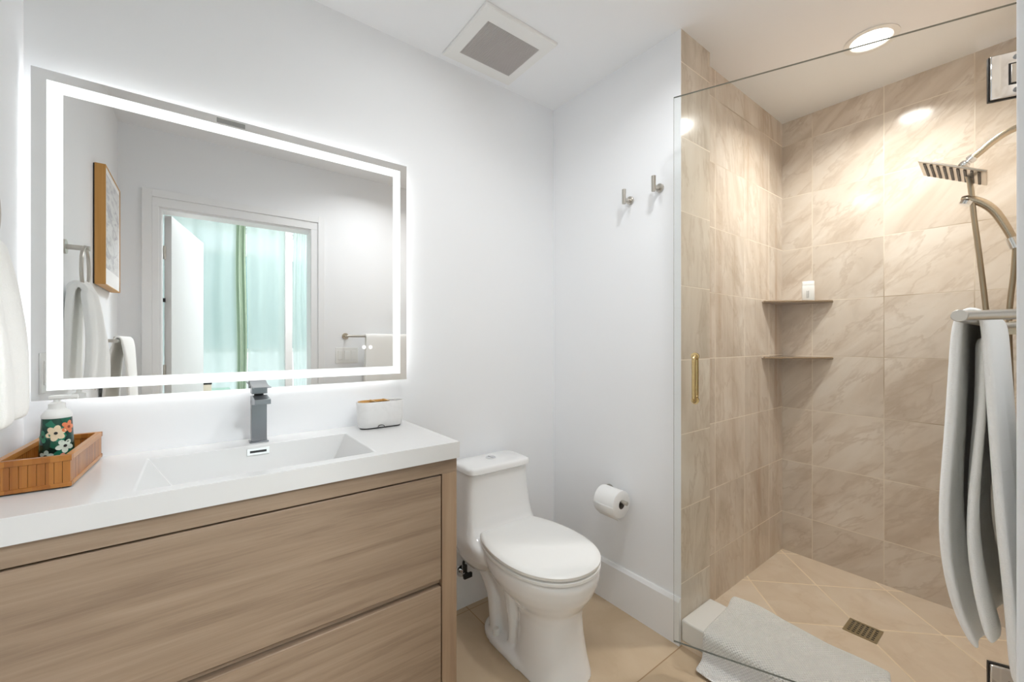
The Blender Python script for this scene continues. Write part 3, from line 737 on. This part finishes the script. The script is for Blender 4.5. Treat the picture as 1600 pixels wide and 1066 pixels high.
# foot flange
loft(bm, [sell(TX, 1.27, 0, .128, .26, .185, 2.8), sell(TX, 1.27, .022, .126, .258, .183, 2.8), sell(TX, 1.27, .032, .112, .24, .168, 2.8)])
# rear pedestal core and trapway ridges
loft(bm, [sell(TX, 1.30, .01, .072, .17, .13, 3), sell(TX, 1.30, .16, .070, .17, .13, 3), sell(TX, 1.32, .30, .11, .18, .20, 3)])
for s in (-1, 1):
    tube(bm, smoothpath([(TX+s*.078, 1.36, .02), (TX+s*.080, 1.365, .10), (TX+s*.078, 1.385, .17), (TX+s*.084, 1.43, .235), (TX+s*.09, 1.47, .28)], 5), .026, 14)
    tube(bm, smoothpath([(TX+s*.075, 1.25, .02), (TX+s*.074, 1.25, .10), (TX+s*.078, 1.26, .18), (TX+s*.09, 1.27, .27)], 5), .022, 14)
# tank sweeping forward into the bowl deck
TK = [(.255, 1.36, .135, 3), (.29, 1.30, .160, 3), (.33, 1.27, .176, 3.5), (.362, 1.275, .180, 3.5), (.376, 1.30, .179, 4), (.388, 1.345, .177, 4.5), (.405, 1.374, .174, 5), (.43, 1.392, .170, 5.5), (.47, 1.405, .165, 6), (.53, 1.413, .159, 6), (.59, 1.417, .155, 6), (.637, 1.419, .152, 6)]
TB = 1.585
loft(bm, [sell(TX-.008, (yf+TB)/2, z, hw, (TB-yf)/2, (TB-yf)/2, nn, 64) for z, yf, hw, nn in TK])
body = obj('bowl_and_tank', bm, M['ceramic'], tl, smooth=0)
rm = body.modifiers.new('remesh', 'REMESH'); rm.mode = 'VOXEL'; rm.voxel_size = .0055; rm.use_smooth_shade = True
sm = body.modifiers.new('smooth', 'SMOOTH'); sm.factor = .5; sm.iterations = 9
bm = B(); lx, ly = TX-.008, (1.405+1.588)/2; lh = (1.588-1.405)/2
loft(bm, [sell(lx, ly, .6385, .155, lh-.004, lh-.003, 7, 64), sell(lx, ly, .641, .160, lh, lh, 7, 64), sell(lx, ly, .656, .160, lh, lh, 7, 64), sell(lx, ly, .664, .156, lh-.004, lh-.004, 7, 64), sell(lx, ly, .667, .146, lh-.014, lh-.014, 6, 64)])
obj('tank_lid', bm, M['ceramic'], tl, smooth=50)
bm = B(); lathe(bm, [(.022, .6665), (.022, .670), (.020, .6712), (.002, .6712)], (lx+.004, ly+.010, 0), 32); fb = obj('flush_button', bm, M['chrome'], tl); fb['label'] = 'chrome dual flush button'
bm = B(); box(bm, lx+.0035, lx+.0045, ly-.010, ly+.030, .6712, .6716); obj('button_split', bm, M['black'], fb, smooth=0)
def seat_ring(z, d, back=1.408):
    r = sell(TX, 1.175, z, .186-d, .239-d, .30, 2.15, 72)
    return [(x, min(y, back-d), zz) for x, y, zz in r]
bm = B(); loft(bm, [seat_ring(.3805, .006), seat_ring(.383, .001), seat_ring(.392, .001), seat_ring(.3945, .006)]); obj('seat', bm, M['plastic'], tl, smooth=50)
bm = B(); loft(bm, [seat_ring(.3985, .007), seat_ring(.4005, .002), seat_ring(.4105, .001), seat_ring(.4155, .007), seat_ring(.4185, .022), seat_ring(.4200, .07)]); obj('seat_lid', bm, M['plastic'], tl, smooth=50)
bm = B(); loft(bm, [seat_ring(.3940, .013), seat_ring(.3990, .013)]); obj('seat_gap_shade', bm, M['black'], tl)  # black slab between seat and lid, standing in for the gap's shade
for s in (-1, 1):
    bm = B(); cyl(bm, (TX+s*.075-.02, 1.413, .393), (TX+s*.075+.02, 1.413, .393), .012); obj('seat_hinge', bm, M['plastic'], tl)
    bm = B(); lathe(bm, [(.013, .030), (.0125, .050), (.010, .056), (.002, .057)], (TX+s*.102, 1.325, 0), 20); obj('bolt_cap', bm, M['plastic'], tl)
lbm = mat('label_paper', (.66, .68, .56), .6)
def on_base(a, z, lift=.0012):
    r = .132+(.06-z)*.2; rw = .111+(.06-z)*.15
    return (TX+(rw+lift)*math.sin(a), 1.115-(r+lift)*math.cos(a), z)
bm = B(); A0, A1 = .62, .80
loft(bm, [[on_base(A0+(A1-A0)*k/6, z, .0035) for k in range(7)] for z in (.045, .125)], cap=False, close=False); lb = obj('sticker', bm, lbm, tl)
bm = B()
for i in range(9):
    z = .050+i*.0083; a0 = A0+.02; a1 = A0+.02+.14*random.uniform(.4, 1)
    loft(bm, [[on_base(a0+(a1-a0)*k/4, zz, .0042) for k in range(5)] for zz in (z, z+.0035)], cap=False, close=False)
obj('fine_print', bm, mat('ink', (.08, .10, .05), .6), lb, smooth=0)
# water supply
vs_ = thing('supply_valve', 'black shutoff valve and hose on the wall beside the toilet', 'valve', (.93, YM, .17))
bm = B(); cyl(bm, (.925, YM-.016, .17), (.925, YM-.055, .17), .010); lathe(bm, [(.026, 0), (.026, -.004), (.012, -.006)], (.925, YM-.016, .17), axis='y'); obj('stub', bm, M['chrome'], vs_)
bm = B(); cyl(bm, (.925, YM-.045, .155), (.925, YM-.045, .205), .010); box(bm, .905, .945, YM-.075, YM-.062, .160, .180); obj('handle', bm, M['black'], vs_, bevel=.002)
bm = B(); tube(bm, smoothpath([(.925, YM-.045, .20), (.912, YM-.055, .225), (.93, YM-.06, .25), (.96, YM-.05, .27)], 6), .006, 10); obj('hose', bm, M['black'], vs_)

# ------------------------------------------------------------------ right wall: paper, hooks
ph = thing('paper_holder', 'nickel toilet paper holder arm on the right wall', 'paper holder', (XT, 1.225, .497))
RX, RZ, RZr = 1.416, .507, .495
bm = B(); cyl(bm, (RX, 1.225, RZ), (RX, 1.070, RZ), .0085, 24); obj('arm', bm, M['steel'], ph, bevel=.0015)
bm = B(); cyl(bm, (XT, 1.225, RZ), (RX-.006, 1.225, RZ), .0085); cyl(bm, (XT, 1.225, RZ), (XT-.006, 1.225, RZ), .024); obj('post', bm, M['steel'], ph)
tp = thing('toilet_roll', 'white toilet paper roll on the wall holder beside the toilet', 'toilet paper', (RX, 1.155, RZr))
bm = B(); rings = []; k = 48
for y, ro in ((1.098, .019), (1.098, .0545), (1.100, .057), (1.202, .057), (1.204, .0545), (1.204, .019)):
    rings.append([(RX+ro*math.cos(2*PI*i/k), y, RZr+ro*math.sin(2*PI*i/k)) for i in range(k)])
rings.append(rings[0]); loft(bm, rings, cap=False); obj('paper', bm, M['paper'], tp, smooth=50)
bm = B(); rings = [[(RX+r_*math.cos(2*PI*i/32), y, RZr+r_*math.sin(2*PI*i/32)) for i in range(32)] for y, r_ in ((1.099, .0188), (1.099, .0205), (1.203, .0205), (1.203, .0188), (1.099, .0188))]
loft(bm, rings, cap=False); obj('core', bm, mat('grey_card', (.16, .14, .12), .9), tp)
bm = B(); g = []
for i in range(9):
    a = -PI*.95+(.55)*i/8 if False else PI*1.0+PI*.30*i/8
    g.append((RX+.058*math.cos(a), RZr+.058*math.sin(a)))
g += [(g[-1][0]+.012, g[-1][1]-.012), (g[-1][0]+.022, g[-1][1]-.020)]
loft(bm, [[(x, y, z) for x, z in g] for y in (1.0985, 1.2035)], cap=False, close=False); ls = obj('loose_sheet', bm, M['paper'], tp)
s_ = ls.modifiers.new('solid', 'SOLIDIFY'); s_.thickness = .0008
def hook(y, z, label):
    h = thing('wall_hook', label, 'hook', (XT, y, z), 'robe hooks on the white wall')
    bm = B(); cyl(bm, (XT, y, z), (XT-.010, y, z), .0175, 28); obj('wall_flange', bm, M['steel'], h, bevel=.0015)
    bm = B(); cyl(bm, (XT-.010, y, z-.002), (XT-.046, y, z-.002), .0075, 20); obj('stem', bm, M['steel'], h)
    bm = B(); cyl(bm, (XT-.046, y, z-.022), (XT-.046, y, z+.040), .0088, 24); obj('peg', bm, M['steel'], h, bevel=.0015)
hook(1.112, 1.794, 'nickel robe hook on the white wall, farther from the shower')
hook(.968, 1.806, 'nickel robe hook on the white wall, nearer the shower glass')

# ------------------------------------------------------------------ shower
HX, HY = 1.6935, .006; EX, EY = 1.3505, .820
gd = thing('shower_door', 'frameless clear glass shower door standing slightly open', 'shower door', (HX, HY, .105))
gu = Vector((EX-HX, EY-HY, 0)); GL = gu.length; gu.normalize(); gn = Vector((gu.y, -gu.x, 0))   # gn points towards shower interior side
GM = Matrix(((gu.x, gn.x, 0, HX), (gu.y, gn.y, 0, HY), (0, 0, 1, 0), (0, 0, 0, 1)))
bm = B(); GZ0, GZ1, GT = .1125, 2.0535, .0045
box(bm, .012, GL, -GT, GT, GZ0, GZ1, mtx=GM)
for f in bm.faces:
    f.normal_update()
    f.material_index = 0 if abs(f.normal.dot(gn)) > .9 else 1
obj('glass_panel', bm, [M['glass'], M['glass_edge']], gd, smooth=0)
for z0, z1 in ((1.812, 1.925), (.225, .340)):
    bm = B(); box(bm, .010, .105, -.0125, -GT, z0, z1, mtx=GM); box(bm, .010, .105, GT, .0125, z0, z1, mtx=GM); hg = obj('hinge', bm, M['chrome'], gd, bevel=.002)
    bm = B(); zc = (z0+z1)/2
    box(bm, .0, .070, -.0165, .0165, zc-.024, zc+.024, mtx=GM); obj('knuckle', bm, M['steel'], hg, bevel=.001)
    bm = B(); box(bm, .0, .0735, -.0132, .0132, zc-.0275, zc+.0275, mtx=GM); obj('knuckle_gap', bm, M['black'], hg, smooth=0)
    bm = B()
    for dz in (-.042, .042):
        p = GM @ Vector((.060, -.0125, zc+dz)); q = GM @ Vector((.060, -.0145, zc+dz)); cyl(bm, p, q, .0055, 16)
    obj('screw', bm, M['gun'], hg)
    bm = B(); box(bm, .0, .1065, -.0045, .0045, z0-.0015, z1+.0015, mtx=GM); obj('gasket', bm, M['black'], hg, smooth=0)
    bm = B(); box(bm, HX-.035, HX+.045, 0, .008, z0, z1); obj('wall_plate', bm, M['chrome'], hg, bevel=.002)
hx = GL-.070
for sd in (-1, 1):
    bm = B(); P = lambda d, z: GM @ Vector((hx, sd*d, z))
    tube(bm, smoothpath([P(GT, .9775), P(.032, .9775), P(.0435, .986), P(.046, 1.002), P(.046, 1.106), P(.0435, 1.122), P(.032, 1.1305), P(GT, 1.1305)], 6), .0068, 18)
    for z in (.9775, 1.1305): cyl(bm, P(GT, z), P(GT+.003, z), .013, 20)
    h_ = obj('pull_handle', bm, M['gold'], gd); h_['label'] = 'brass pull handle'
# bath mat over the curb
g = []; prof = [(1.405, .012), (1.44, .013), (1.466, .017), (1.478, .040), (1.482, .075), (1.486, .094), (1.498, .1042), (1.54, .1055), (1.60, .1055), (1.66, .1055), (1.71, .106), (1.745, .1085), (1.775, .107), (1.800, .100)]
nn = 30
for k, (x, z) in enumerate(prof):
    row = []
    for j in range(nn+1):
        t = j/nn; y = .808-.500*t
        a = k/len(prof)
        dx = (.012*math.sin(5*t+.5) if a > .8 else 0)+(-.010 if a < .2 else 0)*math.sin(3*t)
        dz = .006*math.sin(9*t)*(1 if a > .85 else .02)
        if a > .8: y = y+.004*math.sin(8*a)
        sk = .034*(1-a)
        row.append((x+dx, y-sk+.010*(a > .75), z+max(dz, -.001)))
    g.append(row)
mtt = sheet('bath_mat', g, M['mat'], thick=.009, sub=2, offset=0)
tag(mtt, 'white woven bath mat draped over the shower curb under the glass door', 'bath mat')
# drain
dr = thing('floor_drain', 'square bronze drain grate in the shower floor tiles', 'drain', (2.126, .463, .018))
ds = .0535
bm = B(); 
for a in ((2.126-ds, 2.126+ds, .463-ds, .463-ds+.008), (2.126-ds, 2.126+ds, .463+ds-.008, .463+ds), (2.126-ds, 2.126-ds+.008, .463-ds+.008, .463+ds-.008), (2.126+ds-.008, 2.126+ds, .463-ds+.008, .463+ds-.008)): box(bm, *a, .018, .0205)
bz = mat('old_bronze', (.36, .29, .17), .4, .7)
obj('rim', bm, bz, dr, smooth=0)
bm = B(); box(bm, 2.126-.046, 2.126+.046, .463-.046, .463+.046, .018, .0183); obj('well', bm, M['black'], dr, smooth=0)
bm = B()
for i in range(7):
    x = 2.126-.045+i*.015; box(bm, x-.003, x+.003, .463-.0455, .463+.0455, .0185, .0202)
    y = .463-.045+i*.015; box(bm, 2.126-.0455, 2.126+.0455, y-.003, y+.003, .0185, .0200)
obj('grate', bm, bz, dr, smooth=0)
# corner shelves
for z, lab in ((1.391, 'upper brown corner shelf in the shower carrying the white bottle'), (1.097, 'lower empty brown corner shelf in the shower')):
    s = thing('corner_shelf', lab, 'shelf', (XS, YR, z), 'corner shelves in the shower')
    bm = B(); loft(bm, [[(XS, YR, zz), (2.337, YR, zz), (2.345, YR-.012, zz), (XS-.012, .692, zz), (XS, .686, zz)] for zz in (z-.007, z+.001)])
    obj('shelf_plate', bm, mat('shelf_stone', (.36, .27, .19), .35), s, bevel=.0015)
    bm = B()
    a, b2 = Vector((2.342, YR-.008, z+.001)), Vector((XS-.008, .688, z+.001)); tube(bm, [a, b2], .0042, 10); obj('front_lip', bm, M['brass'], s)
# white bottle on the upper shelf
bo = thing('shampoo_bottle', 'small white bottle standing on the upper corner shelf', 'bottle', (2.535, .775, 1.392))
dv = Vector((2.535, .775, 0)).normalized(); sd = Vector((dv.y, -dv.x, 0))
def brect(w2, d2, z, k=6):
    r = []
    for sx, sy in ((1, 1), (-1, 1), (-1, -1), (1, -1)):
        for i in range(k+1):
            a = {(1, 1): 0, (-1, 1): PI/2, (-1, -1): PI, (1, -1): 1.5*PI}[(sx, sy)]+PI/2*i/k; rr = .006
            p = Vector((2.535, .775, z))+sd*(sx*(w2-rr)+rr*math.cos(a))+dv*(sy*(d2-rr)+rr*math.sin(a)); r.append(p)
    return r
bm = B(); loft(bm, [brect(.026, .016, 1.392), brect(.0275, .0175, 1.395), brect(.0275, .0175, 1.470), brect(.026, .016, 1.474)]); obj('bottle_body', bm, M['plastic'], bo, smooth=50)
bm = B(); loft(bm, [brect(.0265, .0165, 1.4742), brect(.0265, .0165, 1.493), brect(.0245, .0145, 1.4955)]); obj('cap', bm, M['plastic'], bo, smooth=50)
bm = B()
def mark(u0, u1, z0, z1):
    o_ = Vector((2.535, .775, 0))-dv*.0180
    bm.faces.new([bm.verts.new((*(o_+sd*u)[:2], z)) for u, z in ((u0, z0), (u1, z0), (u1, z1), (u0, z1))])
for i in range(5):
    z = 1.410+i*.0075
    mark(-.006, .003, z, z+.0012); mark(-.006, -.0045, z, z+.005); mark(.0015, .003, z+.001, z+.0055)
obj('lettering', bm, mat('grey_ink', (.18, .18, .18), .6), bo, smooth=0)
# shower arm and rain head
SX = 2.15
sh = thing('rain_shower', 'flat square rain shower head on a bent warm nickel arm', 'shower head', (SX, 0, 1.893))
arm = [(SX, .0, 1.894), (SX, .04, 1.895), (SX, .073, 1.889), (SX, .100, 1.879), (SX, .125, 1.862), (SX, .150, 1.840), (SX, .170, 1.823)]
bm = B(); tube(bm, smoothpath(arm, 6), .0105, 18); obj('arm', bm, M['brass'], sh)
bm = B(); cyl(bm, (SX, 0, 1.894), (SX, .008, 1.894), .028, 28); obj('wall_flange', bm, M['brass'], sh)
d = Vector((0, .030, -.026)).normalized(); p0 = Vector((SX, .167, 1.8255))
rr = [(0, .0125), (.002, .0145), (.014, .0145), (.016, .011), (.020, .011), (.023, .0145), (.034, .015), (.040, .0125), (.046, .011), (.052, .010)]
bm = B(); tube(bm, [p0+d*a for a, _ in rr], [r_ for _, r_ in rr], 18); obj('swivel_joint', bm, M['chrome'], sh)
PA, PB = Vector((2.05, .293, 1.8255)), Vector((2.05, .131, 1.7370)); PX = Vector((.2, .013, .004))
el = (PB-PA); eln = el.normalized(); exn = PX.normalized(); pn = exn.cross(eln).normalized()
if pn.z < 0: pn = -pn
L_ = el.length; W_ = PX.length
PM = Matrix(((exn.x, eln.x, pn.x, PA.x), (exn.y, eln.y, pn.y, PA.y), (exn.z, eln.z, pn.z, PA.z), (0, 0, 0, 1)))
bm = B(); box(bm, 0, W_, 0, L_, 0, .007, mtx=PM); obj('plate', bm, mat('head_plate', (.66, .58, .49), .3, 1.0), sh, bevel=.0015)
bm = B()
for i in range(9):
    c = L_*(.10+.80*i/8); box(bm, W_*.06, W_*.94, c-.0035, c+.0035, -.0025, 0, mtx=PM)
obj('nozzle_strip', bm, mat('nozzle_rubber', (.10, .085, .065), .6), sh, smooth=0)
# hand shower, hose, holder
hs = thing('hand_shower', 'slim curved chrome hand shower with hanging hose below the rain head', 'hand shower', (2.17, 0, 1.50))
hp = smoothpath([(2.15, .197, 1.689), (2.152, .180, 1.683), (2.155, .150, 1.664), (2.16, .122, 1.630), (2.165, .098, 1.575), (2.168, .080, 1.523)], 5)
k = len(hp)
bm = B(); tube(bm, hp, [.006+.0065*min(1, i/4) if i < 5 else (.0135 if i < 12 else .0135-.003*(i-12)/(k-12)) for i in range(k)], 16); obj('handle', bm, M['brass'], hs)
bm = B(); q0 = Vector((2.15, .182, 1.6745)); qd = Vector((-.05, .35, -.75)).normalized(); tube(bm, [q0-qd*.006, q0, q0+qd*.012], [.012, .0185, .0185], 20); obj('spray_face', bm, M['chrome'], hs)
bm = B(); cyl(bm, (2.168, .080, 1.523), (2.169, .074, 1.502), .0105, 18); obj('hose_nut', bm, M['chrome'], hs)
hose = [(2.15, .186, 1.795), (2.15, .183, 1.775), (2.15, .175, 1.730), (2.15, .165, 1.60), (2.15, .154, 1.48), (2.15, .140, 1.306), (2.15, .128, 1.12), (2.152, .115, .93), (2.158, .098, .845), (2.165, .085, .88), (2.169, .086, 1.05), (2.17, .089, 1.20), (2.17, .0875, 1.302), (2.17, .080, 1.40), (2.17, .077, 1.455), (2.169, .075, 1.50)]
bm = B(); tube(bm, smoothpath(hose, 6), .0075, 12); obj('hose', bm, mat('metal_hose', (.42, .36, .27), .3, 1.0), hs)
hb = thing('hand_shower_holder', 'chrome wall bracket holding the hand shower at the right edge', 'bracket', (2.18, 0, 1.515))
bm = B(); box(bm, 2.150, 2.20, 0, .062, 1.497, 1.520); obj('bracket_arm', bm, M['chrome'], hb, bevel=.004)
bm = B(); cyl(bm, (2.169, .073, 1.495), (2.168, .083, 1.530), .0155, 24); obj('cradle', bm, M['chrome'], hb)
bk = thing('shower_caddy', 'slim bronze wall shelf in the shower partly hidden behind the hanging towel', 'shelf', (2.3, 0, 1.235))
bm = B(); box(bm, 2.05, 2.5, .003, .085, 1.238, 1.248); obj('shelf_plate', bm, M['brass'], bk, bevel=.002)
bm = B(); box(bm, 2.05, 2.058, .003, .085, 1.205, 1.238); box(bm, 2.492, 2.5, .003, .085, 1.205, 1.238); box(bm, 2.05, 2.5, 0, .003, 1.205, 1.248); obj('bracket', bm, M['brass'], bk, smooth=0)
vl = thing('shower_valve', 'chrome shower valve handle low on the shower wall behind the towel', 'shower valve', (2.2, 0, 1.06))
bm = B(); cyl(bm, (2.2, 0, 1.06), (2.2, .008, 1.06), .075, 40); obj('trim_plate', bm, M['chrome'], vl, bevel=.002)
bm = B(); cyl(bm, (2.2, .008, 1.06), (2.2, .075, 1.06), .022, 28); obj('knob', bm, M['chrome'], vl, bevel=.003)
bm = B(); box(bm, 2.194, 2.206, .050, .064, 1.06, 1.135); obj('lever', bm, M['chrome'], vl, bevel=.003)
